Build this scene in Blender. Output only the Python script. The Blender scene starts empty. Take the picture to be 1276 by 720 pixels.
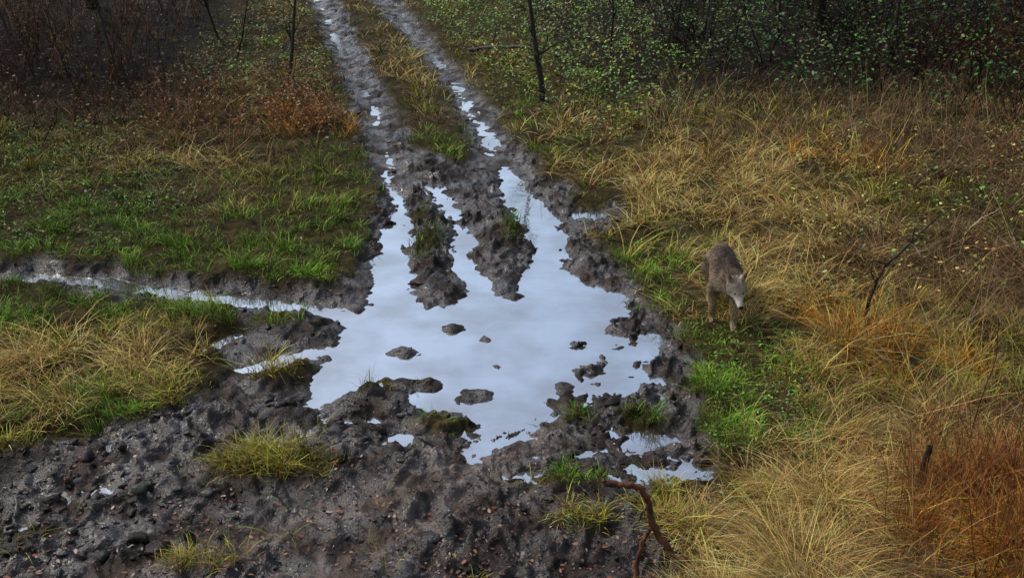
import bpy, math, numpy as np, bmesh
from mathutils import Vector, Matrix
rng=np.random.default_rng(7)
scene=bpy.context.scene
# ------------------------------------------------------------------ noise
def _h(xi,yi,seed):
    h=(xi.astype(np.int64)*374761393+yi.astype(np.int64)*668265263+seed*974634777)&0xffffffff
    h=((h^(h>>13))*1274126177)&0xffffffff
    h=h^(h>>16)
    return h
def perlin(x,y,seed=0):
    xi=np.floor(x);yi=np.floor(y);fx=x-xi;fy=y-yi
    def gd(dx,dy):
        a=_h(xi+dx,yi+dy,seed)/4294967296.0*2*np.pi
        return np.cos(a)*(fx-dx)+np.sin(a)*(fy-dy)
    u=fx*fx*fx*(fx*(fx*6-15)+10);v=fy*fy*fy*(fy*(fy*6-15)+10)
    a=gd(0,0);b=gd(1,0);c=gd(0,1);d=gd(1,1)
    return (a+(b-a)*u)+((c+(d-c)*u)-(a+(b-a)*u))*v
def fbm(x,y,o=4,seed=0):
    s=0;am=1.
    for i in range(o):
        s=s+am*perlin(x*2**i+i*17.3,y*2**i-i*9.1,seed+i);am*=.5
    return s
def sst(a,b,x):
    t=np.clip((x-a)/(b-a),0,1);return t*t*(3-2*t)
def seg_d(x,y,pts,closed=False):
    d=np.full(x.shape,1e9);n=len(pts)
    for i in range(n if closed else n-1):
        ax,ay=pts[i];bx,by=pts[(i+1)%n]
        vx=bx-ax;vy=by-ay;L=vx*vx+vy*vy+1e-9
        t=np.clip(((x-ax)*vx+(y-ay)*vy)/L,0,1)
        d=np.minimum(d,(x-ax-t*vx)**2+(y-ay-t*vy)**2)
    return np.sqrt(d)
def inside(x,y,pts):
    r=np.zeros(x.shape,bool);n=len(pts)
    for i in range(n):
        ax,ay=pts[i];bx,by=pts[(i+1)%n]
        if ay==by: continue
        c=((ay>y)!=(by>y))&(x<(bx-ax)*(y-ay)/(by-ay)+ax)
        r^=c
    return r
def psd(x,y,pts):
    d=seg_d(x,y,pts,True);return np.where(inside(x,y,pts),d,-d)
def esd(x,y,cx,cy,rx,ry):
    q=np.sqrt(((x-cx)/rx)**2+((y-cy)/ry)**2);return (1-q)*min(rx,ry)
# ------------------------------------------------------------------ site plan (metres)
PUDDLE=[(-1.7,14.48),(-1.49,13.48),(-1.24,12.78),(-1.09,11.7),(-1.1,10.73),(-0.87,9.79),(-0.62,9.93),(-0.31,10.19),(0.02,10.09),(0.1,10.62),(0.24,11.2),(0.16,11.97),(-0.13,13.15),(-0.2,14.36),(-0.09,14.75),(0.13,14.0),(0.42,13.15),(0.67,11.97),(0.58,10.96),(0.78,10.47),(1.12,10.13),(1.2,9.51),(1.45,9.07),(1.4,8.74),(1.13,8.51),(1.3,8.21),(0.87,8.0),(0.66,7.8),(0.4,7.67),(0.27,7.54),(0.01,7.3),(-0.25,6.95),(-0.38,7.18),(-0.3,7.54),(-0.5,7.67),(-0.77,7.8),(-0.92,8.07),(-1.14,8.21),(-1.32,8.07),(-1.545,7.8),(-1.73,7.82),(-1.71,8.21),(-1.67,8.58),(-1.56,8.98),(-1.63,9.51),(-1.4,9.79),(-1.44,10.51),(-1.5,11.47),(-1.47,12.73),(-1.75,14.4)]
ARM=[(-4.92,10.58),(-4.29,10.47),(-3.56,10.24),(-3.03,10.05),(-2.44,9.9),(-1.86,9.74),(-1.6,9.6)]
SM1=[(-2.25,8.5),(-1.85,8.77),(-1.6,8.85)];SM2=[(-2.91,8.62),(-2.74,8.9),(-2.58,9.17)];SM3=[(-4.18,9.08),(-3.88,9.13)]
MID=[(-1.02,13.67),(-.74,12.73),(-.53,11.71),(-.54,10.97),(-.31,10.2)]
LRUT=[(-7.5,40),(-5.28,30.35),(-4.09,25.4),(-3.04,20.95),(-2.29,17.8),(-1.83,15.35),(-1.59,13.83)]
RRUT=[(-5.6,40),(-3.43,30.35),(-2.08,24.35),(-.98,19.5),(-.40,16.25),(-.11,14.55)]
BRUT=[(-.28,7.0),(-.7,6.6),(-1.3,6.2),(-2.3,5.5),(-3.3,4.9)]
BRUT2=[(.2,7.3),(-.25,6.7),(-.5,6.2),(-1.3,5.5),(-2,4.9)]
MUD=[(-7.8,40),(-5.49,30.35),(-3.95,23.4),(-3.0,19.5),(-2.35,16.25),(-1.77,13.83),(-1.64,12.27),(-1.65,11.22),(-1.65,10.51),(-2.0,10.13),(-2.75,10.26),(-3.66,10.55),(-4.33,10.8),(-5.14,10.92),(-5.8,10.85),(-5.56,10.34),(-4.66,10.13),(-4.27,9.93),(-3.42,9.74),(-2.66,9.51),(-2.51,9.2),(-2.79,8.8),(-2.32,8.37),(-2.49,7.93),(-2.77,7.54),(-3.21,7.36),(-3.8,7.02),(-6,6.7),(-7,3),(1.05,3),(1.02,5.64),(.9,6.1),(.9,6.4),(1.05,6.6),(1.3,6.6),(1.48,7.18),(1.50,7.93),(1.56,8.8),(1.32,9.9),(1.1,10.96),(.95,11.71),(1.54,12.27),(1.33,13.15),(.64,13.45),(.45,14.2),(.02,15.8),(-.53,18.8),(-1.24,21.7),(-2.25,26.5),(-3.1,30.35),(-5.2,40)]
MED=[(-6.9,40),(-4.83,30.35),(-3.28,23.4),(-2.08,17.76),(-1.48,15.36),(-0.85,14.36),(-0.43,14.94),(-0.6,16.72),(-1.43,20.94),(-3.84,30.35),(-6.1,40)]
ISL=[(-0.24,9.1,.06,.08),(-0.32,8.0,.16,.12),(-0.99,8.82,.14,.09),(-0.87,8.21,.26,.14),(0.67,8.43,.12,.13),(0.44,7.86,.12,.2),(1.14,9.33,.18,.15),(-0.55,9.33,.10,.08),(.02,10.1,.1,.1),(0.42,8.21,.08,.06),(0.95,8.9,.08,.07),(.75,8.6,.05,.05),(-.1,8.55,.04,.05),(.95,7.95,.3,.14),(.55,9.0,.05,.04)]
POOL=[(1.05,6.82,.32,.15),(0.37,7.12,.2,.1),(0.1,6.84,.1,.07),(1.0,7.2,.2,.16),(-0.85,7.35,.13,.12),(1.28,6.9,.14,.2),(0.82,7.4,.2,.06),(-1.15,7.6,.12,.06),(1.2,8.0,.1,.12),(.85,11.6,.1,.12),(.9,12.6,.2,.2),(-4.0,8.0,.07,.1),(-3.5,7.3,.2,.05),(-3.0,6.6,.15,.07),(-3.2,6.2,.12,.05)]
GP=[(-1.75,6.84,.45,.22),(-0.52,7.5,.2,.14),(-1.2,8.21,.2,.22),(-1.98,8.36,.3,.2),(-2.97,9.4,.35,.3),(0.97,12.99,.26,.25),(0.3,6.68,.36,.13),(.5,6.15,.2,.10),(-.95,11.5,.14,.5),(0.0,11.9,.12,.4),(-2.2,9.35,.25,.15),(-1.1,12.4,.1,.3),(.5,7.6,.1,.1),(.98,7.55,.16,.14),(-2.0,5.7,.2,.08)]
def fields(x,y):
    nz=fbm(x*2.3,y*2.3,4,11);nf=fbm(x*7,y*7,3,31)
    w=psd(x,y,PUDDLE)
    w=np.maximum(w,.13-seg_d(x,y,ARM)+.05*nf);w=np.maximum(w,.09-seg_d(x,y,SM1));w=np.maximum(w,.06-seg_d(x,y,SM2));w=np.maximum(w,.05-seg_d(x,y,SM3))
    w=np.maximum(w,.13-seg_d(x,y,MID))
    for p in POOL: w=np.maximum(w,esd(x,y,*p))
    for p in ISL: w=np.minimum(w,-esd(x,y,*p)*1.2)
    brk=np.clip(sst(.45,1.1,x-.25*np.sin(y*2))*sst(6,7,y)*sst(11,10,y)+sst(8.4,7.4,y)*.9+sst(10.2,11,y)*sst(15,13.5,y)*.8,0,1)
    nb=fbm(x*5.2+3*nz,y*3.2,3,301)
    w=w-brk*.30*np.clip(nb-.02,0,.7)+brk*.26*np.clip(-nb-.10,0,.5)*(w>-.5)
    w=w+.07*nz+.06*nf
    m=psd(x,y,MUD)+.22*nz+.08*nf
    med=psd(x,y,MED)+.18*nz
    m=np.minimum(m,np.where(y>13.8,.12-med,9))
    for p in GP: m=np.minimum(m,-esd(x,y,*p)*1.3+.12*nf)
    mud=sst(-.1,.12,m)
    rut=np.maximum(np.exp(-(seg_d(x,y,LRUT)/.20)**2),np.exp(-(seg_d(x,y,RRUT)/.26)**2))
    br=np.maximum(np.exp(-(seg_d(x,y,BRUT)/.17)**2),np.exp(-(seg_d(x,y,BRUT2)/.17)**2))
    return w,mud,rut,br
def height(x,y,F=None):
    if F is None: F=fields(x,y)
    w,mud,rut,br=F
    wx=x+.14*perlin(x*3.1,y*3.1,71);wy=y+.18*perlin(x*3.1,y*3.1,72)
    r1=1-np.abs(perlin(wx*4.2,wy*3.2,5))*2.2
    r2=perlin(wx*8,wy*6.5,6);r3=perlin(wx*18,wy*15,8)
    big=fbm(x*.9,y*.9,3,21)
    amp=.72+.9*np.clip(fbm(x*1.1,y*1.1,2,88)+.1,-.4,.7)
    hm=.030+amp*(.060*np.clip(r1,0,1)**2+.078*np.clip(r2,-.45,.6)+.045*r3+.022*perlin(x*37,y*33,9))+.04*np.clip(big,-.3,1)
    tread=.014*np.sin((y*1.0+x*.5)*42)
    hm=hm*(1-.55*br)+br*(.018+tread*.4)
    hg=.10+.06*fbm(x*1.3,y*1.3,4,41)+.025*perlin(x*9,y*9,3)+.25*sst(3,14,np.abs(x-.2*(0-y)))*(1+.5*big)
    hl=hg+(hm-hg)*mud
    hl=hl+rut*(-.020+.042*fbm(x*2.3,y*.8,4,77)+.2*(hm-.04)-hl)*.97
    edge=sst(0,.2,-w)
    h=hl*edge+np.clip(-w*.45,-.1,.015)+(1-edge)*.028*fbm(x*9,y*9,2,51)
    far=sst(45,140,y)+sst(30,120,np.abs(x))
    return h+far*(3+3*fbm(x*.01,y*.01,2,91))
# ------------------------------------------------------------------ mesh helper
def mesh_obj(name,V,quads=None,tris=None,cols=None,mat=None,smooth=False,extra=None):
    me=bpy.data.meshes.new(name)
    V=np.asarray(V,np.float32).reshape(-1,3)
    me.vertices.add(len(V));me.vertices.foreach_set("co",V.ravel())
    li=[];st=[];o=0
    for F,k in ((quads,4),(tris,3)):
        if F is not None and len(F):
            F=np.asarray(F,np.int32);li.append(F.ravel());st.append(o+np.arange(len(F))*k);o+=len(F)*k
    li=np.concatenate(li);st=np.concatenate(st).astype(np.int32)
    me.loops.add(len(li));me.loops.foreach_set("vertex_index",li.astype(np.int32))
    me.polygons.add(len(st));me.polygons.foreach_set("loop_start",st)
    if smooth: me.polygons.foreach_set("use_smooth",np.ones(len(st),bool))
    me.update(calc_edges=True)
    if cols is not None:
        a=me.color_attributes.new("Col",'FLOAT_COLOR','POINT')
        c=np.ones((len(V),4),np.float32);c[:,:3]=cols;a.data.foreach_set("color",c.ravel())
    if extra:
        for n,arr in extra.items():
            a=me.attributes.new(n,'FLOAT','POINT');a.data.foreach_set("value",np.asarray(arr,np.float32).ravel())
    ob=bpy.data.objects.new(name,me);scene.collection.objects.link(ob)
    if mat: me.materials.append(mat)
    return ob
# ------------------------------------------------------------------ materials
def newmat(n):
    m=bpy.data.materials.new(n);m.use_nodes=True;nt=m.node_tree;nt.nodes.clear()
    return m,nt,nt.nodes,nt.links
def foliage_mat(n,rough=.45,trans=.3,spec=.5):
    m,nt,N,L=newmat(n)
    o=N.new("ShaderNodeOutputMaterial");b=N.new("ShaderNodeBsdfPrincipled");a=N.new("ShaderNodeAttribute");a.attribute_name="Col"
    b.inputs["Roughness"].default_value=rough;b.inputs["Specular IOR Level"].default_value=spec
    L.new(a.outputs["Color"],b.inputs["Base Color"])
    if trans>.01:
        t=N.new("ShaderNodeBsdfTranslucent");mx=N.new("ShaderNodeMixShader");mx.inputs[0].default_value=trans
        L.new(a.outputs["Color"],t.inputs["Color"])
        L.new(b.outputs[0],mx.inputs[1]);L.new(t.outputs[0],mx.inputs[2]);L.new(mx.outputs[0],o.inputs[0])
    else: L.new(b.outputs[0],o.inputs[0])
    return m
def bark_mat(n,c1,c2,rough=.6):
    m,nt,N,L=newmat(n)
    o=N.new("ShaderNodeOutputMaterial");b=N.new("ShaderNodeBsdfPrincipled")
    tc=N.new("ShaderNodeTexCoord");no=N.new("ShaderNodeTexNoise");no.inputs["Scale"].default_value=14;no.inputs["Detail"].default_value=5
    r=N.new("ShaderNodeValToRGB");r.color_ramp.elements[0].position=.35;r.color_ramp.elements[1].position=.68
    r.color_ramp.elements[0].color=(*c1,1);r.color_ramp.elements[1].color=(*c2,1)
    bp=N.new("ShaderNodeBump");bp.inputs["Strength"].default_value=.5;bp.inputs["Distance"].default_value=.01
    L.new(tc.outputs["Object"],no.inputs["Vector"]);L.new(no.outputs["Fac"],r.inputs[0]);L.new(r.outputs[0],b.inputs["Base Color"])
    L.new(no.outputs["Fac"],bp.inputs["Height"]);L.new(bp.outputs[0],b.inputs["Normal"])
    b.inputs["Roughness"].default_value=rough;b.inputs["Specular IOR Level"].default_value=.3;L.new(b.outputs[0],o.inputs[0]);return m
def ground_mat():
    m,nt,N,L=newmat("muddy_ground")
    o=N.new("ShaderNodeOutputMaterial");b=N.new("ShaderNodeBsdfPrincipled")
    a=N.new("ShaderNodeAttribute");a.attribute_name="Col";w=N.new("ShaderNodeAttribute");w.attribute_name="wet"
    tc=N.new("ShaderNodeTexCoord")
    n1=N.new("ShaderNodeTexNoise");n1.inputs["Scale"].default_value=9;n1.inputs["Detail"].default_value=8;n1.inputs["Roughness"].default_value=.65
    n2=N.new("ShaderNodeTexNoise");n2.inputs["Scale"].default_value=30;n2.inputs["Detail"].default_value=5;n2.inputs["Roughness"].default_value=.6
    n3=N.new("ShaderNodeTexNoise");n3.inputs["Scale"].default_value=3.1;n3.inputs["Detail"].default_value=5
    r=N.new("ShaderNodeValToRGB");r.color_ramp.elements[0].position=.3;r.color_ramp.elements[1].position=.72
    r.color_ramp.elements[0].color=(.35,.33,.31,1);r.color_ramp.elements[1].color=(1.8,1.68,1.55,1)
    mx=N.new("ShaderNodeMix");mx.data_type='RGBA';mx.blend_type='MULTIPLY';mx.inputs[0].default_value=1
    for n in (n1,n2,n3): L.new(tc.outputs["Object"],n.inputs["Vector"])
    L.new(n1.outputs["Fac"],r.inputs[0]);L.new(a.outputs["Color"],mx.inputs[6]);L.new(r.outputs[0],mx.inputs[7]);L.new(mx.outputs[2],b.inputs["Base Color"])
    b.inputs["Roughness"].default_value=.8;b.inputs["Specular IOR Level"].default_value=.06
    mr=N.new("ShaderNodeMapRange");mr.inputs[1].default_value=.40;mr.inputs[2].default_value=.58;mr.inputs[3].default_value=.2;mr.inputs[4].default_value=1.0
    ml=N.new("ShaderNodeMath");ml.operation='MULTIPLY'
    L.new(n3.outputs["Fac"],mr.inputs[0]);L.new(w.outputs["Fac"],ml.inputs[0]);L.new(mr.outputs[0],ml.inputs[1]);L.new(ml.outputs[0],b.inputs["Coat Weight"])
    b.inputs["Coat Roughness"].default_value=.05;b.inputs["Coat IOR"].default_value=1.55
    bp=N.new("ShaderNodeBump");bp.inputs["Strength"].default_value=.75;bp.inputs["Distance"].default_value=.03
    L.new(n2.outputs["Fac"],bp.inputs["Height"]);L.new(bp.outputs[0],b.inputs["Normal"]);L.new(bp.outputs[0],b.inputs["Coat Normal"])
    L.new(b.outputs[0],o.inputs[0]);return m
def water_mat():
    m,nt,N,L=newmat("puddle_water")
    o=N.new("ShaderNodeOutputMaterial");b=N.new("ShaderNodeBsdfPrincipled");gl=N.new("ShaderNodeBsdfGlossy");mx=N.new("ShaderNodeMixShader")
    b.inputs["Base Color"].default_value=(.10,.08,.055,1);b.inputs["Roughness"].default_value=.08;b.inputs["IOR"].default_value=1.33
    gl.inputs["Color"].default_value=(.88,.95,1,1);gl.inputs["Roughness"].default_value=.06
    tc=N.new("ShaderNodeTexCoord");no=N.new("ShaderNodeTexNoise");no.inputs["Scale"].default_value=6;no.inputs["Detail"].default_value=4
    bp=N.new("ShaderNodeBump");bp.inputs["Strength"].default_value=.12;bp.inputs["Distance"].default_value=.02
    L.new(tc.outputs["Object"],no.inputs["Vector"]);L.new(no.outputs["Fac"],bp.inputs["Height"])
    L.new(bp.outputs[0],b.inputs["Normal"]);L.new(bp.outputs[0],gl.inputs["Normal"])
    n2=N.new("ShaderNodeTexNoise");n2.inputs["Scale"].default_value=1.5;n2.inputs["Detail"].default_value=7
    mr=N.new("ShaderNodeMapRange");mr.inputs[1].default_value=.35;mr.inputs[2].default_value=.62;mr.inputs[3].default_value=.46;mr.inputs[4].default_value=.72
    L.new(tc.outputs["Object"],n2.inputs["Vector"]);L.new(n2.outputs["Fac"],mr.inputs[0]);L.new(mr.outputs[0],mx.inputs[0])
    L.new(b.outputs[0],mx.inputs[1]);L.new(gl.outputs[0],mx.inputs[2]);L.new(mx.outputs[0],o.inputs[0]);return m
M_ground=ground_mat();M_water=water_mat()
M_grass=foliage_mat("grass_blades",.5,0,.10);M_leaf=foliage_mat("leaf_surface",.4,.15,.3);M_litter=foliage_mat("dead_leaf_surface",.35,0,.4);M_stalk=foliage_mat("stalk_surface",.8,.0,.04)
M_bark=bark_mat("wet_bark",(.010,.008,.006),(.035,.026,.018));M_red=bark_mat("reddish_bark",(.035,.015,.010),(.17,.06,.03))
M_pale=bark_mat("twig_bark",(.03,.02,.014),(.09,.055,.035))
# ------------------------------------------------------------------ ground
def lines(start,end,d0,grow):
    v=[start]
    while v[-1]<end: v.append(v[-1]+d0(v[-1])*grow)
    return np.array(v)
ys=lines(3.5,62,lambda y:.018*max(1,(y/8.5))**1.35,1.0);ys=np.concatenate([[-120,-60,-30,-15,-8,-4,-1,1,2.2,3],ys,[66,72,80,95,115,140,180,240,320,450]])
xr=lines(2.6,24,lambda x:.018*(1+max(0,x-2.6)*.55),1.0);xr=np.concatenate([np.arange(0,2.6,.018),xr[0:],[27,32,40,55,80,120,180,260,400]])
xs=np.concatenate([-(xr[::-1]),xr[1:]])-.8
X,Y=np.meshgrid(xs,ys);xf=X.ravel();yf=Y.ravel()
F=fields(xf,yf);Z=height(xf,yf,F)
nx,ny=len(xs),len(ys)
ii=(np.arange(ny-1)[:,None]*nx+np.arange(nx-1)[None,:]).ravel()
Q=np.stack([ii,ii+1,ii+nx+1,ii+nx],1)
w,mud,rut,br=F
n1=fbm(xf*1.7,yf*1.7,4,61)[:,None];n2=fbm(xf*5,yf*5,3,64)[:,None]
cm=np.array([.024,.0175,.0135])*(1+.5*n1+.6*n2)
cr=np.array([.080,.062,.049])*(1+.3*n1+.4*n2)
cg=np.array([.042,.034,.013])*(1+.6*n1+.4*n2)
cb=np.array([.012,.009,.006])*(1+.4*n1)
dark=np.clip(sst(16,20,yf+.5*n1[:,0])*sst(2.5,4.5,np.abs(xf+.12*yf)+0),0,1)[:,None]  # dark brown thicket floor, with the thicket shade also put into its colour
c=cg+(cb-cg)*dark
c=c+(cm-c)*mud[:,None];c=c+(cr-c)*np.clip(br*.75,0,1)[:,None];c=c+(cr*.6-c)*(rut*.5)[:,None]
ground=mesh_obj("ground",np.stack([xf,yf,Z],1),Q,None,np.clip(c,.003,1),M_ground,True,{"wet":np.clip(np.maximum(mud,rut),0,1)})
mesh_obj("puddle",[(-9,3.6,0),(4,3.6,0),(4,45,0),(-9,45,0)],[(0,1,2,3)],None,None,M_water)
# ------------------------------------------------------------------ blades
TT=np.array([0,.38,.72,1.0])
def blades(P,L,W,az,lean,curl,C,C2=None):
    n=len(P);d=np.stack([np.cos(az),np.sin(az),0*az],1);s=rng.uniform(-.9,.9,n)+az+np.pi/2
    sd=np.stack([np.cos(s),np.sin(s),0*s],1)
    V=np.zeros((n,7,3),np.float32);CC=np.zeros((n,7,3),np.float32)
    for k,t in enumerate(TT):
        hor=lean*t+curl*t*t
        ver=t*np.sqrt(np.clip(1-lean**2*.8,.05,1))-.45*curl*t*t*t
        p=P+d*(L*hor)[:,None]+np.array([0,0,1])*(L*ver)[:,None]
        wd=(W*(1,.85,.55,0)[k]*.5)[:,None]
        cc=C if C2 is None else C+(C2-C)*t
        if k<3:
            V[:,2*k]=p-sd*wd;V[:,2*k+1]=p+sd*wd;CC[:,2*k]=cc;CC[:,2*k+1]=cc
        else: V[:,6]=p;CC[:,6]=cc
    b=(np.arange(n)*7)[:,None]
    q=np.concatenate([b+np.array([[0,1,3,2]]),b+np.array([[2,3,5,4]])],0);t=b+np.array([[4,5,6]])
    return V.reshape(-1,3),q,t,CC.reshape(-1,3)
def join(parts):
    Vs=[];Qs=[];Ts=[];Cs=[];o=0
    for V,q,t,c in parts:
        Vs.append(V);Cs.append(c)
        if q is not None and len(q):Qs.append(q+o)
        if t is not None and len(t):Ts.append(t+o)
        o+=len(V)
    return np.concatenate(Vs),(np.concatenate(Qs) if Qs else None),(np.concatenate(Ts) if Ts else None),np.concatenate(Cs)
TYPES={'G':((.165,.31,.028),.12,.25,.45),'g':((.085,.17,.024),.13,.25,.45),'Y':((.36,.32,.045),.16,.35,.5),
'S':((.60,.39,.11),.27,.5,.7),'O':((.60,.26,.030),.34,.4,.55),'R':((.28,.10,.028),.36,.3,.35),'B':((.19,.11,.045),.20,.55,.6)}
KN=[(-3.2,12,1.2,'G'),(-5,12.5,1.2,'G'),(-4,11.3,1.2,'G'),(-2.2,11.3,1,'G'),(-2.3,13.5,1,'G'),(-3,13.6,.8,'Y'),(-5.5,14.5,1.3,'Y'),(-4.8,13.2,.7,'G'),(-3.9,12.6,.6,'B'),(-2.9,12.4,.6,'Y'),(-5.6,11.6,.9,'G'),(-3.7,15.2,.8,'B'),(-4.7,14.2,.8,'S'),(-5.2,15.5,.8,'B'),(-3.1,16.2,.6,'O'),(-4.2,15.6,.7,'B'),(-5.5,17.5,1.5,'B'),(-4.5,18.5,1.2,'S'),(-6,20,2,'B'),(-3.3,18.5,.9,'G'),(-3.2,17,.8,'B'),(-3.8,16.8,.8,'S'),(-2.7,15,.7,'G'),(-5,25,2,'Y'),(-4.5,22,1.5,'g'),(-7,27,3,'B'),
(-3.3,8.8,.6,'Y'),(-3.8,8.2,.6,'S'),(-4.2,9.6,.8,'G'),(-2.8,8.2,.5,'Y'),(-3.4,7.7,.5,'G'),(-3.0,8.8,.4,'B'),(-2.9,9.5,.5,'G'),(-4.6,7.6,.8,'Y'),(-3.1,8.3,.4,'S'),(-1.8,6.84,.6,'Y'),(-.5,7.5,.5,'G'),(-1.2,8.2,.5,'Y'),(.3,6.7,.5,'G'),(.6,6.0,.4,'Y'),(.97,13,.4,'G'),
(-1.0,15.5,.8,'G'),(-1.5,18,1,'Y'),(-1.2,16.8,.7,'B'),(-2.2,20.5,1,'S'),(-3,24,1.3,'S'),(-4.2,29,2,'S'),(-.9,11.6,.6,'g'),
(1.75,10.6,.7,'G'),(1.8,8,.6,'G'),(2.1,8.7,.5,'G'),(1.75,7.3,.6,'G'),(2.1,7.6,.5,'G'),(2.4,8.0,.4,'Y'),(1.9,12.2,.7,'Y'),(1.6,11.4,.5,'G'),(1.7,13.3,.7,'S'),(1.3,12,.5,'S'),(.9,15,.5,'G'),(1.4,14.8,.7,'Y'),(1.6,16.5,1,'S'),(2.2,16.2,.8,'g'),(2.6,15,1,'S'),(3.0,15.6,.7,'B'),(3.2,14,1,'S'),(4.3,14.2,.6,'O'),(2.5,12.2,1,'S'),(2.9,11.4,.6,'B'),(3.5,12.4,.9,'S'),(2.6,10.6,.8,'S'),(2.5,9.6,.5,'S'),(2.1,11.4,.5,'Y'),(3.0,9.1,.38,'O'),(3.3,8.3,.4,'O'),(3.4,9.6,.6,'Y'),(2.6,8.3,.4,'S'),(2.9,7.7,.5,'Y'),(2.5,7.4,.5,'B'),(2.2,6.9,.4,'S'),(1.9,6.3,.5,'S'),(2.0,6.7,.4,'B'),(2.35,6.3,.4,'S'),(1.2,6.2,.5,'Y'),(1.5,5.8,.4,'B'),(1.5,5.6,.5,'S'),(1.6,6.6,.4,'G'),(2.3,5.6,.5,'B'),(2.9,6.3,.5,'R'),(3.4,6.3,.6,'R'),(3.0,5.9,.4,'O'),(3.6,7.2,.5,'B'),(3.3,6.9,.5,'S'),(4,8,.8,'Y'),(3.9,10,.9,'B'),(5,11,1,'B'),(4.5,12.5,1,'Y'),(5.6,12,1,'g'),(6,13.5,1.2,'B'),(6,16,1.5,'B'),(3.5,17,1.3,'Y'),(2,19,1.2,'g'),(.8,19,1.2,'Y'),(-.2,17.5,1,'G'),(0,22,1.5,'Y'),(-1,26,2,'g'),(4,22,2,'B'),(8,20,3,'B'),(3,26,3,'B'),(1.5,23,1.5,'Y')]
kx=np.array([k[0] for k in KN]);ky=np.array([k[1] for k in KN]);kr=np.array([k[2] for k in KN]);kt=np.array([list(TYPES).index(k[3]) for k in KN])
TC=np.array([TYPES[k][0] for k in TYPES]);TL=np.array([TYPES[k][1] for k in TYPES]);TLe=np.array([TYPES[k][2] for k in TYPES]);TCu=np.array([TYPES[k][3] for k in TYPES])
def sample_xy(n,y0=4.6,y1=33,pw=1):
    u=rng.uniform(1/y1,1/y0,n);y=1/u;x=rng.uniform(-1,1,n)*(.52*y+1.6);return x,y
def grass(nt,per,name):
    x,y=sample_xy(nt)
    w,mud,rut,br=fields(x,y)
    nzz=fbm(x*1.8,y*1.4,4,101)
    dens=(1-mud)*(w<-.06)*np.where(rut>.4,.03,1)*(.14+.95*sst(-.36,.08,nzz))
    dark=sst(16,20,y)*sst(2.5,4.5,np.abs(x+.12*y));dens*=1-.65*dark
    stick=np.exp(-(((x-.85)/.4)**2+((y-5.6)/.55)**2));dens*=1-.9*stick
    dens=np.where((mud>.5)&(w<-.1)&(rut<.3),.010*(nzz>.1),dens)
    keep=rng.uniform(0,1,nt)<dens;x=x[keep];y=y[keep];n=len(x)
    z=height(x,y)
    sc=np.empty((n,len(KN)),np.float32)
    for i in range(len(KN)): sc[:,i]=-((x-kx[i])**2+(y-ky[i])**2)/(kr[i]**2)/1.6
    for i in range(len(KN)): sc[:,i]+=1.7*perlin(x*2.9+i*3.1,y*2.3-i*5.3,400+i)
    sc+=rng.gumbel(0,.42,sc.shape)
    ty=kt[sc.argmax(1)]
    cl=np.clip(.85+1.4*fbm(x*2.6,y*2.6,3,131),.3,2.0)
    m=per
    r=lambda a,b,*s:rng.uniform(a,b,s)
    idx=np.repeat(np.arange(n),m);N=len(idx)
    near=(y[idx]/9)**.75
    sp=.055*np.maximum(1,y[idx]/9);ang=r(0,2*np.pi,N);rad=np.sqrt(r(0,1,N))*sp
    P=np.stack([x[idx]+np.cos(ang)*rad,y[idx]+np.sin(ang)*rad,z[idx]-.012],1)
    t=ty[idx];L=TL[t]*cl[idx]*r(.45,1.35,N);
    wolf=np.exp(-(((P[:,0]-1.95)/.3)**2+((P[:,1]-9.2)/.75)**2));L*=1-.6*wolf
    L*=1-.6*stick[keep][idx]
    W=.0054*near*r(.6,1.5,N)
    windaz=2.2*fbm(x*.7,y*.7,2,151)[idx]*2+rng.normal(0,1.1,N)*.9
    az=np.where(rng.uniform(0,1,N)<.5,ang,windaz-1.9)
    lean=np.clip(TLe[t]+rng.normal(0,.25,N),0,.95);curl=np.clip(TCu[t]+rng.normal(0,.25,N),0,1.1)
    tuft=np.exp(rng.normal(0,.25,(n,1)))[idx]
    C=TC[t]*np.exp(rng.normal(0,.38,(N,1)))*np.exp(rng.normal(0,.12,(N,3)))*tuft
    C=C*(1+.5*np.clip(fbm(x*.8,y*.8,2,171),-1,1)[idx][:,None]+.7*np.clip(fbm(x*3.2,y*3.2,2,175),-1,1)[idx][:,None])
    dd=(rng.uniform(0,1,N)<np.where(TL[t]<.15,.12,.20))[:,None];C=np.where(dd,np.array([.34,.23,.09])*r(.3,1.4,N)[:,None],C)
    C=C*(1-.5*dark[keep][idx][:,None])  # blades under the thickets coloured darker to imitate shade
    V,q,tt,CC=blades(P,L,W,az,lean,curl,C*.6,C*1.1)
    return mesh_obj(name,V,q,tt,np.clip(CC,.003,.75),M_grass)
grass(60000,9,"grass")
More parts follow.
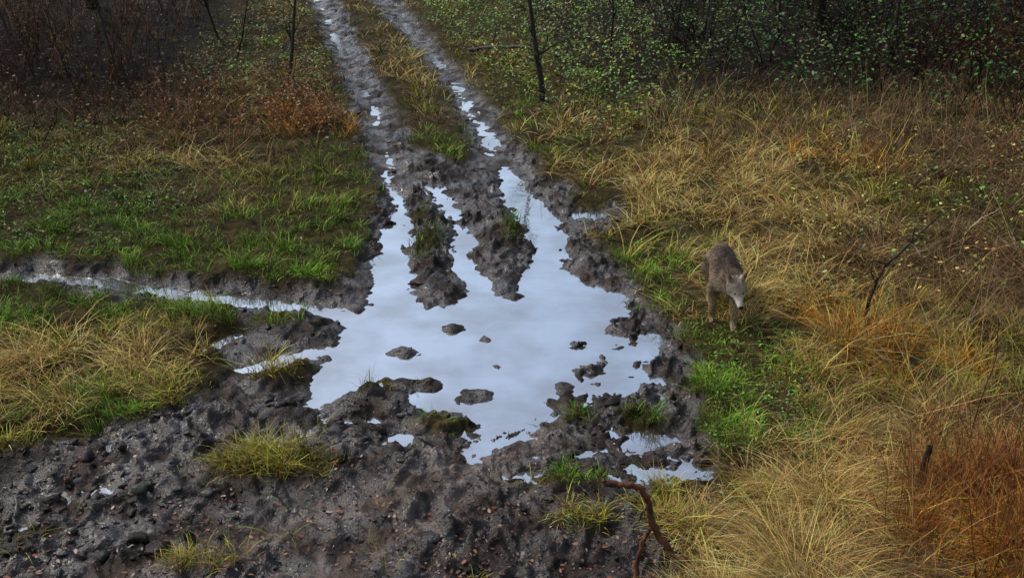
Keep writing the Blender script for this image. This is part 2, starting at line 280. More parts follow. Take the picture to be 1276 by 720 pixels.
# ------------------------------------------------------------------ tubes / stems
def tube_pts(base,dr,L,k,wob,grav=0.):
    n=len(base);P=np.zeros((n,k,3));P[:,0]=base;d=dr/np.linalg.norm(dr,axis=1,keepdims=True)
    for i in range(1,k):
        d=d+rng.normal(0,wob,(n,3));d[:,2]-=grav;d/=np.linalg.norm(d,axis=1,keepdims=True)
        P[:,i]=P[:,i-1]+d*(L/(k-1))[:,None]
    return P
def tubes(P,R,C,sides=3):
    n,k,_=P.shape
    T=np.gradient(P,axis=1);T/=np.linalg.norm(T,axis=2,keepdims=True)+1e-9
    ref=np.where(np.abs(T[...,2:3])>.9,np.array([1.,0,0]),np.array([0,0,1.]))
    A=np.cross(T,ref);A/=np.linalg.norm(A,axis=2,keepdims=True)+1e-9;B=np.cross(T,A)
    V=np.zeros((n,k,sides,3))
    for s in range(sides):
        a=2*np.pi*s/sides;V[:,:,s]=P+(A*math.cos(a)+B*math.sin(a))*R[...,None]
    b=(np.arange(n)*k*sides)[:,None,None,None];kk=(np.arange(k-1)*sides)[None,:,None,None];ss=np.arange(sides)
    f=np.stack([ss,(ss+1)%sides,(ss+1)%sides+sides,ss+sides],1)[None,None]
    q=(b+kk+f).reshape(-1,4)
    CC=np.repeat(C[:,None,:],k*sides,1).reshape(-1,3)
    return V.reshape(-1,3),q,None,CC
def branch_off(P,R,m,Lr,spread,k,wob,up=.3,tmin=.25,rr=.55):
    n,kk,_=P.shape;pi=rng.integers(0,n,m);t=rng.uniform(tmin,.95,m)*(kk-1);i=np.clip(t.astype(int),0,kk-2);f=(t-i)[:,None]
    base=P[pi,i]*(1-f)+P[pi,i+1]*f;d=P[pi,i+1]-P[pi,i];d/=np.linalg.norm(d,axis=1,keepdims=True)
    d=d+rng.normal(0,spread,(m,3));d[:,2]+=up
    r0=R[pi,i]*rr
    P2=tube_pts(base,d,rng.uniform(*Lr,m),k,wob);R2=r0[:,None]*np.linspace(1,.3,k)[None]
    return P2,R2
def taper(r0,k,e=.3): return r0[:,None]*np.linspace(1,e,k)[None]
def leaves(P,size,C,flat=.5,up=None):
    n=len(P);az=rng.uniform(0,2*np.pi,n);
    nrm=rng.normal(0,1,(n,3));nrm[:,2]=np.abs(nrm[:,2])+flat*3;nrm/=np.linalg.norm(nrm,axis=1,keepdims=True)
    d=np.stack([np.cos(az),np.sin(az),0*az],1);d-=nrm*(d*nrm).sum(1,keepdims=True);d/=np.linalg.norm(d,axis=1,keepdims=True);s=np.cross(nrm,d)
    S=size[:,None];fold=rng.uniform(-.15,.3,n)[:,None];dr=rng.uniform(-.05,.35,n)[:,None]
    V=np.zeros((n,6,3));V[:,0]=P;V[:,3]=P+d*S-nrm*S*dr
    V[:,1]=P+d*S*.28+s*S*.27+nrm*S*fold*.5;V[:,2]=P+d*S*.68+s*S*.24+nrm*S*(fold*.5-dr*.4)
    V[:,5]=P+d*S*.28-s*S*.27+nrm*S*fold*.5;V[:,4]=P+d*S*.68-s*S*.24+nrm*S*(fold*.5-dr*.4)
    b=(np.arange(n)*6)[:,None];q=np.concatenate([b+np.array([[0,1,2,3]]),b+np.array([[0,3,4,5]])])
    return V.reshape(-1,3),q,None,np.repeat(C,6,0)
def colr(base,n,s=.25,h=.08): return np.clip(np.array(base)*np.exp(rng.normal(0,s,(n,1)))*np.exp(rng.normal(0,h,(n,3))),.002,.8)
def region(n,poly):
    a=np.array(poly);out=[];tot=0
    while tot<n:
        x=rng.uniform(a[:,0].min(),a[:,0].max(),4*n);y=rng.uniform(a[:,1].min(),a[:,1].max(),4*n);k=inside(x,y,poly);out.append(np.stack([x[k],y[k]],1));tot+=k.sum()
    return np.concatenate(out)[:n]
def at(xy,dz=0.): return np.column_stack([xy,height(xy[:,0],xy[:,1])+dz])
def thicket(name,poly,nc,per,hr,r0,col,wob,nb,mat=M_stalk,leafc=None,nleaf=0,lean=.25,spread=.35,lsize=(.03,.06),var=.45):
    c=region(nc,poly);idx=np.repeat(np.arange(nc),per);n=len(idx)
    xy=c[idx]+rng.normal(0,spread,(n,2));B=at(xy,-.02)
    hs=rng.uniform(.5,1.3,nc)[idx]*rng.uniform(*hr,n)
    cl=rng.normal(0,lean*.8,(nc,2))[idx]
    d=np.column_stack([rng.normal(0,lean,n)+cl[:,0],rng.normal(0,lean,n)+cl[:,1],np.ones(n)])
    P=tube_pts(B,d,hs,6,wob);R=taper(r0*rng.uniform(.5,1.7,n),6)
    parts=[tubes(P,R,colr(col,n,var,.15))]
    if nb:
        P2,R2=branch_off(P,R,nb,(.15*hr[1],.4*hr[1]),.7,4,wob*1.5);parts.append(tubes(P2,R2,colr(col,nb,var,.15)))
        P3,R3=branch_off(P2,R2,nb,(.08*hr[1],.22*hr[1]),.7,3,wob);parts.append(tubes(P3,R3,colr(col,nb,var,.15)))
    V,q,t,C=join(parts);ob=mesh_obj(name,V,q,t,C,mat)
    if nleaf:
        src=P2 if nb else P;pi=rng.integers(0,len(src),nleaf);ki=rng.integers(1,src.shape[1],nleaf)
        LP=src[pi,ki]+rng.normal(0,.04,(nleaf,3));V,q,t,C=leaves(LP,rng.uniform(*lsize,nleaf),colr(leafc,nleaf,.35,.15),.2)
        lo=mesh_obj("foliage",V,q,t,C,M_leaf);lo.parent=ob
    return ob
TLp=[(-15,30),(-15,19),(-8,15.5),(-6.0,16.3),(-5.6,18),(-6.6,22),(-8,30)]
thicket("dry_shrub_thicket",TLp,120,12,(.5,1.4),.007,(.085,.043,.022),.14,2400,leafc=(.15,.07,.028),nleaf=4500,var=.7)
TRp=[(3.6,33),(3.2,22),(3.8,18.6),(6,17),(8,15.6),(16,17),(17,33)]
thicket("bare_bush_thicket",TRp,130,9,(.6,2.1),.009,(.016,.011,.009),.2,4200,leafc=(.05,.07,.016),nleaf=9000,lean=.4,var=.6)
thicket("reddish_brushwood",[(6.2,18.5),(8,17.2),(12,17.5),(12,21),(7,22)],22,11,(.6,1.8),.007,(.085,.030,.017),.15,600,lean=.35)
thicket("weed_stems",[(2.3,13.3),(5,13),(8,15.5),(4,18.5),(1.4,18)],70,8,(.3,.9),.0035,(.36,.23,.11),.10,500,var=.6)
thicket("weed_stems",[(-5.3,14.5),(-2.9,15.6),(-3.3,19),(-6,19)],55,8,(.3,.8),.004,(.18,.09,.04),.10,500,leafc=(.26,.12,.04),nleaf=1500,var=.6)
thicket("weed_stems",[(-3.6,15.9),(-2.7,15.9),(-2.8,16.9),(-3.7,16.9)],14,9,(.25,.6),.004,(.22,.10,.035),.12,200,leafc=(.34,.15,.04),nleaf=1000,lean=.4,spread=.15)
thicket("weed_stems",[(-5.5,11.5),(-2.5,11.5),(-2.6,14.5),(-6,14.5)],24,5,(.2,.55),.003,(.30,.20,.09),.1,100,lean=.4,spread=.1,var=.5)
thicket("red_grass_stalks",[(2.25,5.2),(4.6,5.2),(4.6,7.3),(3.3,6.6),(2.4,5.9)],85,20,(.25,.85),.0028,(.24,.095,.034),.09,600,lean=.28,spread=.14,var=.65)
thicket("dead_weed_tangle",[(3.4,9.6),(6.5,10),(8,15),(5,14.6),(3.6,12)],90,12,(.4,1.0),.0038,(.18,.11,.06),.16,700,lean=1.6,spread=.2,var=.7)
thicket("pale_dry_stems",[(2.4,5.6),(4.8,5.8),(5,9.5),(3.2,9.3)],44,8,(.4,.9),.0028,(.42,.29,.12),.1,200,lean=.45,spread=.14)
def herbs(name,poly,nc,per,hr,size,col,spread=.18):
    c=region(nc,poly);idx=np.repeat(np.arange(nc),per);n=len(idx);pl=rng.uniform(.5,1.3,nc)[idx]
    B=at(c+0)[idx];P=B+np.column_stack([rng.normal(0,spread,n)*pl,rng.normal(0,spread,n)*pl,rng.uniform(*hr,n)*pl])
    C=colr(col,nc,.35,.28)[idx]*rng.uniform(.5,1.4,n)[:,None]
    V,q,t,CC=leaves(P,rng.uniform(*size,n),C,.45);return mesh_obj(name,V,q,t,CC,M_leaf)
herbs("leafy_undergrowth",[(-2.6,30),(-.9,22),(.1,17.5),(1.3,15.4),(3.4,17),(3.2,24),(2,32)],330,30,(.03,.45),(.03,.08),(.17,.24,.03))
herbs("leafy_undergrowth",[(-7,30),(-6,20),(-4.4,17.5),(-2.8,18.5),(-4.2,24),(-5.8,31)],130,26,(.03,.35),(.03,.08),(.22,.21,.036))
herbs("leafy_undergrowth",[(-8.5,16.5),(-5.8,11),(-4,11.2),(-4,13),(-6,17)],150,22,(.02,.16),(.02,.05),(.12,.22,.03))
herbs("leafy_undergrowth",[(3,26),(3.6,18.5),(7.5,15.5),(14,17),(14,26)],240,30,(.05,.9),(.05,.10),(.06,.115,.022),.3)
herbs("leafy_undergrowth",[(3.2,9.5),(6.5,10.5),(8,15.5),(4,15),(3,12)],110,13,(.05,.35),(.03,.06),(.28,.30,.05))
herbs("leafy_undergrowth",[(1.5,6.9),(2.4,6.8),(2.6,9),(1.8,9)],80,14,(.02,.10),(.02,.035),(.13,.24,.028),.1)
# fallen leaves
x,y=sample_xy(40000);F2=fields(x,y)
bot=np.clip((7.6-y)/1.2,0,1)
k=(F2[0]<-.04)&(rng.uniform(0,1,len(x))<np.where(y<7.6,.12+.75*bot*sst(-.35,.25,fbm(x*1.4,y*1.4,3,201)+.35*sst(-1.5,0,x)),.06+.25*(y>14)+.2*(x>1.5)))
x=x[k];y=y[k];n=len(x);P=np.column_stack([x,y,height(x,y)+.004]);
pal=np.array([(.20,.065,.03),(.13,.055,.03),(.28,.14,.06),(.06,.033,.024),(.40,.33,.24),(.12,.075,.045)])
V,q,t,C=leaves(P,rng.uniform(.012,.045,n)*np.maximum(1,(y/10)),pal[rng.choice(6,n,p=[.16,.22,.12,.26,.04,.20])]*rng.uniform(.4,1.25,n)[:,None],.6)
mesh_obj("fallen_leaves",V,q,t,C,M_litter)
# mud clods and stones
bm=bmesh.new();bmesh.ops.create_icosphere(bm,subdivisions=2,radius=1);iv=np.array([v.co for v in bm.verts]);bm.verts.index_update();it=np.array([[v.index for v in f.verts] for f in bm.faces]);bm.free()
def lumps(name,P,S,C,mat,flat=.6,rough=.3,wet=1):
    n=len(P);k=len(iv);V=np.repeat(iv[None],n,0)
    nz=1+rough*(np.sin(V[...,0]*3+rng.uniform(0,6,(n,1)))*np.sin(V[...,1]*3.3+rng.uniform(0,6,(n,1)))+.6*rng.normal(0,.35,(n,k)))
    V=V*nz[...,None]*rng.uniform(.5,1.5,(n,1,3))*np.array([1,1,flat])
    a=rng.uniform(0,6.28,n);ca=np.cos(a)[:,None];sa=np.sin(a)[:,None]
    V=np.stack([V[...,0]*ca-V[...,1]*sa,V[...,0]*sa+V[...,1]*ca,V[...,2]],2)*S[:,None,None]+P[:,None]
    T=((np.arange(n)*k)[:,None,None]+it[None]).reshape(-1,3)
    return mesh_obj(name,V.reshape(-1,3),None,T,np.repeat(C,k,0),mat,True,{"wet":np.full(n*k,wet)})
x,y=sample_xy(30000,4.8,20);F2=fields(x,y);k=(F2[1]>.6)&(F2[0]<.01)&(F2[3]<.4)&(rng.uniform(0,1,len(x))<.05+.12*np.exp(-((F2[0]+.15)/.12)**2)+.12*(x<-1.8)*(y<7));x=x[k];y=y[k];n=len(x)
S=rng.uniform(.008,.028,n)*rng.choice([1,1,2.1],n)
lumps("mud_clods",np.column_stack([x,y,height(x,y)-S*.1]),S,colr((.026,.020,.017),n,.4),M_ground,.5,.5)
P=at(np.array([[-2.58,6.45],[-2.49,5.97],[-3.1,6.7],[-1.0,6.0],[-2.0,7.1],[-2.9,6.1],[-1.6,5.9]]),.0)
lumps("stone",P,np.array([.08,.035,.04,.03,.03,.045,.03]),colr((.07,.067,.066),7,.15),M_ground,.6,.25)
# ------------------------------------------------------------------ saplings and sticks
def poly_tubes(name,chains,mat,sides=7,extra=None):
    parts=[]
    for pts,r0,r1 in chains:
        pts=np.array(pts,float);m=6*(len(pts)-1)+1;tt=np.linspace(0,len(pts)-1,m);P=np.stack([np.interp(tt,np.arange(len(pts)),pts[:,j]) for j in range(3)],1)
        P[1:-1]=.25*P[:-2]+.5*P[1:-1]+.25*P[2:];P[1:-1]+=rng.normal(0,r0*.2,(m-2,3))
        parts.append(tubes(P[None],(np.linspace(r0,r1,m)*rng.uniform(.88,1.12,m))[None],np.array([[.05,.03,.02]]),sides))
    V,q,t,C=join(parts);return mesh_obj(name,V,q,t,C,mat,True)
def sapling(x,y,h,r,lean,mat,nb,nleaf,leafc,name="young_tree",ls=(.04,.07)):
    z=float(height(np.array([x]),np.array([y]))[0]);P=tube_pts(np.array([[x,y,z-.05]]),np.array([[lean[0],lean[1],1.]]),np.array([h]),14,.045);R=taper(np.array([r]),14,.25)
    P2,R2=branch_off(P,R,nb,(.12*h,.28*h),.55,6,.12,.25,.15,.5);P3,R3=branch_off(P2,R2,nb*4,(.05*h,.12*h),.5,4,.1,.1,.2,.6)
    c=lambda n:colr((.05,.03,.02),n);V,q,t,C=join([tubes(P,R,c(1),8),tubes(P2,R2,c(nb),4),tubes(P3,R3,c(nb*4),3)])
    ob=mesh_obj(name,V,q,t,C,mat,True)
    if nleaf:
        pi=rng.integers(0,len(P3),nleaf);ki=rng.integers(1,4,nleaf);V,q,t,C=leaves(P3[pi,ki]+rng.normal(0,.03,(nleaf,3)),rng.uniform(*ls,nleaf),colr(leafc,nleaf,.3,.15),.2)
        lo=mesh_obj("foliage",V,q,t,C,M_leaf);lo.parent=ob
sapling(-4.04,19.88,3.2,.038,(.06,.0),M_bark,9,60,(.12,.10,.03))
sapling(.5,18.04,2.7,.055,(-.04,0),M_bark,12,260,(.13,.15,.03))
sapling(-8.2,18.2,4,.03,(-.05,0),M_pale,10,60,(.10,.06,.03))
sapling(-6.9,19.2,3,.022,(-.12,0),M_bark,12,40,(.10,.06,.03))
sapling(-6.2,23.5,3.2,.03,(-.3,0),M_bark,14,0,None)
sapling(-5.4,21.5,2.2,.02,(.35,0),M_bark,12,0,None)
sapling(1.9,21.5,3.2,.022,(.1,0),M_bark,10,160,(.13,.16,.03))
sapling(3.4,23,3.5,.03,(.1,.1),M_bark,12,200,(.08,.12,.025))
sapling(2.9,17.6,1.8,.016,(.1,.1),M_bark,12,160,(.13,.16,.025))
sapling(9.5,19,4.0,.04,(-.1,0),M_bark,16,260,(.07,.12,.03))
sapling(7.2,21,4.2,.045,(.05,0),M_bark,18,100,(.07,.08,.02))
sapling(5.4,22.5,4.0,.035,(0,0),M_bark,18,80,(.07,.08,.02))
sapling(-10.5,22,4.0,.04,(0,0),M_bark,16,80,(.10,.06,.03))
g0=float(height(np.array([3.21]),np.array([8.99]))[0])
poly_tubes("dead_sapling",[([(3.21,8.99,g0-.03),(3.18,9.0,.35),(3.23,9.0,.62),(3.30,9.0,.78),(3.5,9.02,.98),(3.72,9.05,1.22)],.020,.006),([(3.23,9.0,.6),(3.17,9.0,.72),(3.19,9.02,.84)],.009,.003),([(3.30,9.0,.78),(3.20,9.0,.82),(3.12,9.0,.8)],.008,.003),([(3.5,9.02,.98),(3.5,9.0,1.1),(3.54,9,1.2)],.007,.002)],M_bark)
poly_tubes("broken_branch",[([(1.12,5.45,-.02),(1.0,5.55,.22),(.86,5.58,.42),(.82,5.6,.58),(.77,5.6,.70),(.66,5.6,.715),(.555,5.6,.725)],.024,.018),([(.75,5.5,-.02),(.765,5.55,.2),(.80,5.57,.34),(.85,5.58,.43)],.017,.014),([(.82,5.6,.56),(.79,5.62,.5),(.775,5.62,.44)],.007,.005)],M_red)
g1=float(height(np.array([2.85]),np.array([6.3]))[0])
poly_tubes("rotten_post",[([(2.78,6.35,g1-.05),(2.77,6.36,.3),(2.80,6.37,.52)],.03,.02)],M_bark)
poly_tubes("thin_twig",[([(3.3,6.9,.05),(3.33,6.9,.5),(3.42,6.95,.9),(3.38,6.95,1.2)],.007,.002),([(3.42,6.95,.85),(3.52,6.95,1.0),(3.56,6.95,1.15)],.004,.0015)],M_pale)
poly_tubes("fallen_log",[([(-.9,22.6,.1),(-.4,22.2,.25),(.3,21.6,.35),(.9,21.2,.25)],.04,.03),([(-.4,22.2,.25),(-.3,22.3,.7)],.02,.01)],M_pale)
# ------------------------------------------------------------------ trees added to shade thickets and block low sky, and the distant tree line
def added_shade_tree(name,x0,y0,h,r,cz,cr,nleaf,lc,ls=(.14,.30)):
    z0=float(height(np.array([x0]),np.array([y0]))[0])
    P=tube_pts(np.array([[x0,y0,z0-.2]]),np.array([[0,0,1.]]),np.array([h]),12,.03);R=taper(np.array([r]),12,.2)
    nb=34;P2,R2=branch_off(P,R,nb,(cr*.6,cr*1.1),.8,6,.15,.15,cz/h,.45);P3,R3=branch_off(P2,R2,nb*4,(.5,1.2),.7,4,.15,.1,.2,.5)
    V,q,t,C=join([tubes(P,R,colr((.03,.024,.018),1),8),tubes(P2,R2,colr((.03,.024,.018),nb),4),tubes(P3,R3,colr((.03,.024,.018),nb*4),3)])
    ob=mesh_obj(name,V,q,t,C,M_stalk,True)
    pi=rng.integers(0,nb*4,nleaf);ki=rng.integers(1,4,nleaf);V,q,t,C=leaves(P3[pi,ki]+rng.normal(0,.22,(nleaf,3)),rng.uniform(*ls,nleaf),colr(lc,nleaf,.3,.15),.2)
    lo=mesh_obj("foliage",V,q,t,C,M_leaf);lo.parent=ob
for (a,b) in [(6.5,23.5),(10,21.5),(14,20),(8.5,27),(13,26),(18,23),(-11.5,23),(-15,20.5),(-10.5,28),(-15.5,26),(17,16),(-13.5,16.5)]:  # crowns above the frame, added to darken the thicket corners
    added_shade_tree("added_shade_tree",a,b,rng.uniform(9,12),.13,3.0,3.0,2400,(.07,.08,.02))
for (a,b) in [(-14,-8),(-9,-10),(-4,-9),(1,-10.5),(6,-9),(11,-10),(15,-5),(-15,-2),(16,1),(15.5,7)]:  # unseen ring behind camera and at the sides, added to block low sky
    added_shade_tree("added_shade_tree",a,b,rng.uniform(11,14),.16,1.5,3.4,2000,(.06,.07,.02),(.25,.5))
parts=[];lp=[]
for i in range(46):
    x0=rng.uniform(-60,60);y0=rng.uniform(62,90);h=rng.uniform(9,13);z0=float(height(np.array([x0]),np.array([y0]))[0])
    P=tube_pts(np.array([[x0,y0,z0-.3]]),np.array([[0,0,1.]]),np.array([h]),8,.03);R=taper(np.array([.16]),8,.2)
    P2,R2=branch_off(P,R,26,(1,3),.7,4,.12,.2,.25);parts+= [tubes(P,R,colr((.04,.03,.02),1),5),tubes(P2,R2,colr((.04,.03,.02),26),3)]
    m=420;pi=rng.integers(0,26,m);ki=rng.integers(1,4,m);lp.append(P2[pi,ki]+rng.normal(0,.35,(m,3)))
V,q,t,C=join(parts);dt=mesh_obj("distant_trees",V,q,t,C,M_stalk)
LPp=np.concatenate(lp);V,q,t,C=leaves(LPp,rng.uniform(.3,.7,len(LPp)),colr((.10,.085,.025),len(LPp),.35,.2),.1);lo=mesh_obj("foliage",V,q,t,C,M_leaf);lo.parent=dt
# ------------------------------------------------------------------ wolf
def wolf(px,py,yaw):
    J=[];E=[];R=[]
    def j(co,r,par=None):
        J.append(co);R.append(r if isinstance(r,tuple) else (r,r));
        if par is not None:E.append((par,len(J)-1))
        return len(J)-1
    hip=j((-.34,0,.525),(.135,.125));w1=j((-.14,0,.52),(.13,.13),hip);w2=j((.06,0,.49),(.15,.165),w1);sh=j((.24,0,.49),(.15,.18),w2)
    nk=j((.36,.015,.52),(.12,.135),sh);nk2=j((.44,.035,.53),(.10,.105),nk);nk3=j((.50,.05,.525),(.075,.075),nk2)
    t1=j((-.47,0,.52),(.05,.05),hip);t2=j((-.545,0,.42),(.055,.055),t1);t3=j((-.58,0,.29),(.055,.055),t2);t4=j((-.59,0,.2),(.02,.02),t3)
    for s,(fx,lift,hx) in ((1,(.06,0,-.03)),(-1,(-.07,.0,.07))):
        a=j((.25,.09*s,.42),(.065,.08),sh);b=j((.215+fx*.3,.10*s,.315),(.047,.054),a);c_=j((.25+fx,.095*s,.165),(.030,.032),b);d=j((.255+fx*1.3,.092*s,.06),(.025,.027),c_);e=j((.295+fx*1.3,.092*s,.026),(.032,.024),d);j((.325+fx*1.3,.092*s,.02),(.02,.016),e)
        a=j((-.32,.09*s,.43),(.075,.10),hip);b=j((-.25+hx*.5,.105*s,.32),(.055,.065),a);c_=j((-.41+hx,.092*s,.185),(.026,.03),b);d=j((-.385+hx,.09*s,.06),(.021,.023),c_);e=j((-.345+hx,.09*s,.026),(.029,.023),d);j((-.315+hx,.09*s,.02),(.019,.015),e)
    me=bpy.data.meshes.new("w");me.from_pydata(J,E,[]);ob=bpy.data.objects.new("w",me);scene.collection.objects.link(ob)
    md=ob.modifiers.new("s",'SKIN');me.skin_vertices[0].data[0].use_root=True
    for i,r in enumerate(R): me.skin_vertices[0].data[i].radius=r
    md.use_smooth_shade=True;md.branch_smoothing=.6;sb=ob.modifiers.new("b",'SUBSURF');sb.levels=3;sb.render_levels=3
    dg=bpy.context.evaluated_depsgraph_get();em=ob.evaluated_get(dg).to_mesh()
    nv=len(em.vertices);V=np.zeros(nv*3,np.float32);em.vertices.foreach_get("co",V);V=V.reshape(-1,3).astype(float)
    em.calc_loop_triangles();T=np.zeros(len(em.loop_triangles)*3,np.int32);em.loop_triangles.foreach_get("vertices",T);T=T.reshape(-1,3)
    bpy.data.objects.remove(ob)
    S=np.array([(-.06,.03,.03,0),(-.04,.055,.055,0),(.0,.072,.066,.0),(.045,.083,.068,-.004),(.085,.078,.062,-.006),(.115,.058,.052,-.008),(.14,.040,.040,-.016),(.175,.033,.033,-.022),(.21,.029,.029,-.025),(.238,.025,.024,-.026),(.252,.013,.013,-.024)])
    ts=np.linspace(0,len(S)-1,44);S=np.stack([np.interp(ts,np.arange(len(S)),S[:,k]) for k in range(4)],1)
    for _ in range(3): S[1:-1]=.25*S[:-2]+.5*S[1:-1]+.25*S[2:]
    ns=24;an=np.arange(ns)/ns*2*np.pi
    HV=np.stack([np.stack([np.full(ns,s0),np.cos(an)*w_,np.sin(an)*h_*np.where(np.sin(an)>0,.92,1.)+cz],1) for s0,w_,h_,cz in S]).reshape(-1,3)
    k=np.arange(len(S)-1)[:,None]*ns;a_=np.arange(ns)[None];q=np.stack([k+a_,k+(a_+1)%ns,k+ns+(a_+1)%ns,k+ns+a_],2).reshape(-1,4)
    HT=np.concatenate([q[:,[0,2,1]],q[:,[0,3,2]]]);cap=len(HV);HV=np.concatenate([HV,[(S[-1,0]+.004,0,S[-1,3])]]);lb=(len(S)-1)*ns
    HT=np.concatenate([HT,[(lb+i,cap,lb+(i+1)%ns) for i in range(ns)]])[:, [0,2,1]]
    ears=[]
    for s in (1,-1):
        b0=np.array([-.005,s*.048,.045]);tip=np.array([-.035,s*.088,.130])
        base=[b0+np.array(o_) for o_ in ((.022,-s*.022,.004),(.028,s*.006,-.006),(.0,s*.034,-.02),(-.03,s*.015,-.005),(-.02,-s*.018,.004))]
        mid=[p*.45+tip*.55+(p-b0)*.25 for p in base]
        ev=np.array(base+mid+[tip]);et=[]
        for i in range(5):
            n_=(i+1)%5;et+=[(i,n_,5+i),(n_,5+n_,5+i),(5+i,5+n_,10)]
        et=np.array(et);ears.append((ev,et if s<0 else et[:,::-1]))
    hv=[HV];ht=[HT];o=len(HV)
    for ev,et in ears: hv.append(ev);ht.append(et+o);o+=len(ev)
    HV=np.concatenate(hv);HT=np.concatenate(ht)
    M=Matrix.Translation((.515,.06,.54))@Matrix.Rotation(math.radians(14),4,'Z')@Matrix.Rotation(math.radians(32),4,'Y')
    Mn=np.array(M);HW=HV@Mn[:3,:3].T+Mn[:3,3]
    def colb(p):
        x,y,z=p[:,0],p[:,1],p[:,2];n=len(p)
        c=np.tile([.22,.16,.105],(n,1))
        back=sst(.50,.62,z)*sst(.5,.38,x);c=c+(np.array([.060,.046,.036])-c)*back[:,None]
        leg=sst(.36,.26,z)*(x>-.45);c=c+(np.array([.34,.225,.13])-c)*leg[:,None]
        ch=sst(.3,.42,x)*sst(.56,.46,z);c=c+(np.array([.36,.28,.19])-c)*ch[:,None]
        tail=sst(-.46,-.53,x);c=c+(np.array([.13,.105,.08])-c)*tail[:,None];tt=tail*sst(.27,.22,z);c=c+(np.array([.03,.025,.02])-c)*tt[:,None]
        return c
    def colh(p):
        u,v,w=p[:,0],p[:,1],p[:,2];n=len(p)
        c=np.tile([.46,.37,.26],(n,1))
        mz=sst(.10,.15,u);c=c+(np.array([.62,.53,.41])-c)*mz[:,None]
        ck=sst(.035,.06,np.abs(v))*sst(.02,-.02,w)*sst(.0,.04,u);c=c+(np.array([.66,.58,.46])-c)*ck[:,None]
        ea=sst(.065,.085,w);c=c+(np.array([.12,.08,.05])-c)*ea[:,None]
        br_=sst(.02,.0,np.abs(v))*(w>0)*sst(.16,.1,u);c=c+(np.array([.26,.20,.14])-c)*(br_*.6)[:,None]
        no=sst(.232,.242,u);c=c+(np.array([.012,.011,.011])-c)*no[:,None]
        return c
    root=bpy.data.objects.new("wolf",None);scene.collection.objects.link(root)
    kids=[mesh_obj("body",V,None,T,colb(V),M_fur,True),mesh_obj("head",HW,None,HT,colh(HV),M_fur,True)]
    def fur(name,V,T,colf,flowf,lenf,n,cdm=None):
        A=V[T[:,0]];B=V[T[:,1]];Cc=V[T[:,2]];N=np.cross(B-A,Cc-A);ar=np.linalg.norm(N,axis=1);N/=ar[:,None]+1e-12
        fi=rng.choice(len(T),n,p=ar/ar.sum());u=rng.uniform(0,1,(n,2));f=u.sum(1)>1;u[f]=1-u[f]
        P=A[fi]+(B-A)[fi]*u[:,:1]+(Cc-A)[fi]*u[:,1:];Nn=N[fi];flow=flowf(P)
        d=flow-Nn*(flow*Nn).sum(1,keepdims=True);d/=np.linalg.norm(d,axis=1,keepdims=True)+1e-6
        d=d+Nn*rng.uniform(.25,.6,n)[:,None]+rng.normal(0,.18,(n,3));d/=np.linalg.norm(d,axis=1,keepdims=True)
        Lf=lenf(P)*rng.uniform(.6,1.3,n)
        s=np.cross(d,Nn);s/=np.linalg.norm(s,axis=1,keepdims=True)+1e-6
        FV=np.stack([P-s*.0016,P+s*.0016,P+d*Lf[:,None]*.6+s*.0011,P+d*Lf[:,None]*.6-s*.0011,P+d*Lf[:,None]-Nn*Lf[:,None]*.15],1)
        b=(np.arange(n)*5)[:,None]
        cl=np.exp(.5*np.sin(P[:,0]*31+3*np.sin(P[:,1]*23))*np.sin(P[:,2]*27+2*np.sin(P[:,0]*19)))[:,None]
        FC=colf(P)*np.exp(rng.normal(0,.35,(n,1)))*cl;band=(rng.uniform(0,1,n)<.25);FC[band]*=.45
        FV=FV.reshape(-1,3)
        if cdm is not None: FV=FV@cdm[:3,:3].T+cdm[:3,3]
        kids.append(mesh_obj(name,FV,b+np.array([[0,1,2,3]]),b+np.array([[3,2,4]]),np.repeat(np.clip(FC,.005,.8),5,0),M_fur))
    def fb(P):
        fl=np.tile([-.9,0,-.35],(len(P),1));fl[P[:,2]<.34]=[-.15,0,-1];return fl
    def lb_(P): 
        L=np.where(P[:,2]<.34,.014,.045);L=np.where((P[:,0]>.3)&(P[:,2]>.3),.058,L);L=np.where(P[:,0]<-.48,.05,L);return np.where(P[:,2]<.05,.005,L)
    fur("fur",V,T,colb,fb,lb_,42000)
    fur("head_fur",HV,HT,colh,lambda P:np.tile([-1,0,0],(len(P),1))+np.array([0,.5,0])*np.sign(P[:,1:2]),lambda P:np.where(P[:,0]>.235,.0008,np.where(P[:,0]>.10,.007,np.where(P[:,2]>.07,.007,np.where((np.abs(P[:,1])>.045)|(P[:,0]<.03),.030,.014)))),14000,Mn)
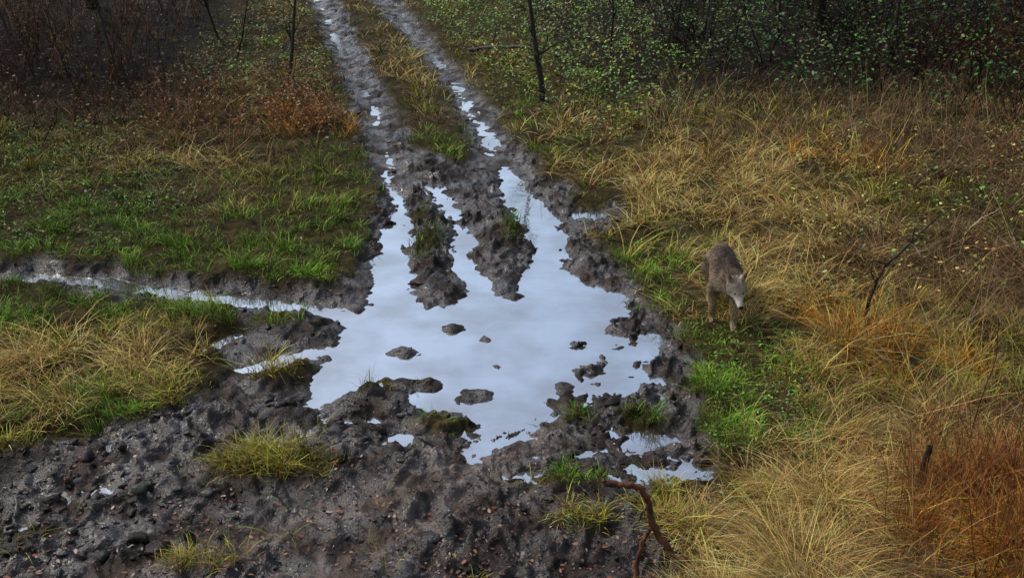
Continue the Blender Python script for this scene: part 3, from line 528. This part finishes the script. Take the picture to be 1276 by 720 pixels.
    for s_ in (1,-1):
        bm=bmesh.new();bmesh.ops.create_uvsphere(bm,u_segments=12,v_segments=8,radius=.010);m=bpy.data.meshes.new("eye");bm.to_mesh(m);bm.free();m.materials.append(M_eye)
        e=bpy.data.objects.new("eye",m);scene.collection.objects.link(e);e.location=M@Vector((.122,s_*.037,.018));kids.append(e)
    for k_ in kids:k_.parent=root
    z=float(height(np.array([px]),np.array([py]))[0]);root.location=(px,py,z-.005);root.rotation_euler=(0,0,yaw)
M_fur=foliage_mat("wolf_fur",.75,.0,.08)
M_eye,nt,N_,L_=newmat("wolf_eye");o=N_.new("ShaderNodeOutputMaterial");b=N_.new("ShaderNodeBsdfPrincipled");b.inputs["Base Color"].default_value=(.03,.018,.008,1);b.inputs["Roughness"].default_value=.1;L_.new(b.outputs[0],o.inputs[0])
wolf(1.96,9.44,math.radians(-90-6))
# ------------------------------------------------------------------ light, world, camera
AZ=math.radians(-62);EL=math.radians(48)
wd=bpy.data.worlds.new("World");scene.world=wd;wd.use_nodes=True;nt=wd.node_tree;bg=nt.nodes["Background"]
sky=nt.nodes.new("ShaderNodeTexSky");sky.sky_type='NISHITA';sky.sun_disc=False;sky.sun_elevation=EL;sky.sun_rotation=AZ;sky.air_density=1;sky.dust_density=3
hs=nt.nodes.new("ShaderNodeHueSaturation");hs.inputs["Saturation"].default_value=.8;hs.inputs["Value"].default_value=1.35
nt.links.new(sky.outputs[0],hs.inputs["Color"]);nt.links.new(hs.outputs[0],bg.inputs[0]);bg.inputs[1].default_value=.15
sl=bpy.data.lights.new("sun",'SUN');sl.energy=1.4;sl.angle=math.radians(18);sl.color=(1,.97,.92)
so=bpy.data.objects.new("sun",sl);scene.collection.objects.link(so)
dv=Vector((math.sin(AZ)*math.cos(EL),math.cos(AZ)*math.cos(EL),math.sin(EL)));so.rotation_euler=dv.to_track_quat('Z','Y').to_euler();so.location=(0,0,20)
cam=bpy.data.cameras.new("camera");cam.sensor_width=36;cam.lens=38.6;cam.clip_end=1500;co=bpy.data.objects.new("camera",cam);scene.collection.objects.link(co)
co.location=(0,0,4.35);co.rotation_euler=(math.radians(90-22.9),0,0);scene.camera=co
scene.view_settings.view_transform='Standard';scene.view_settings.look='None';scene.view_settings.exposure=0
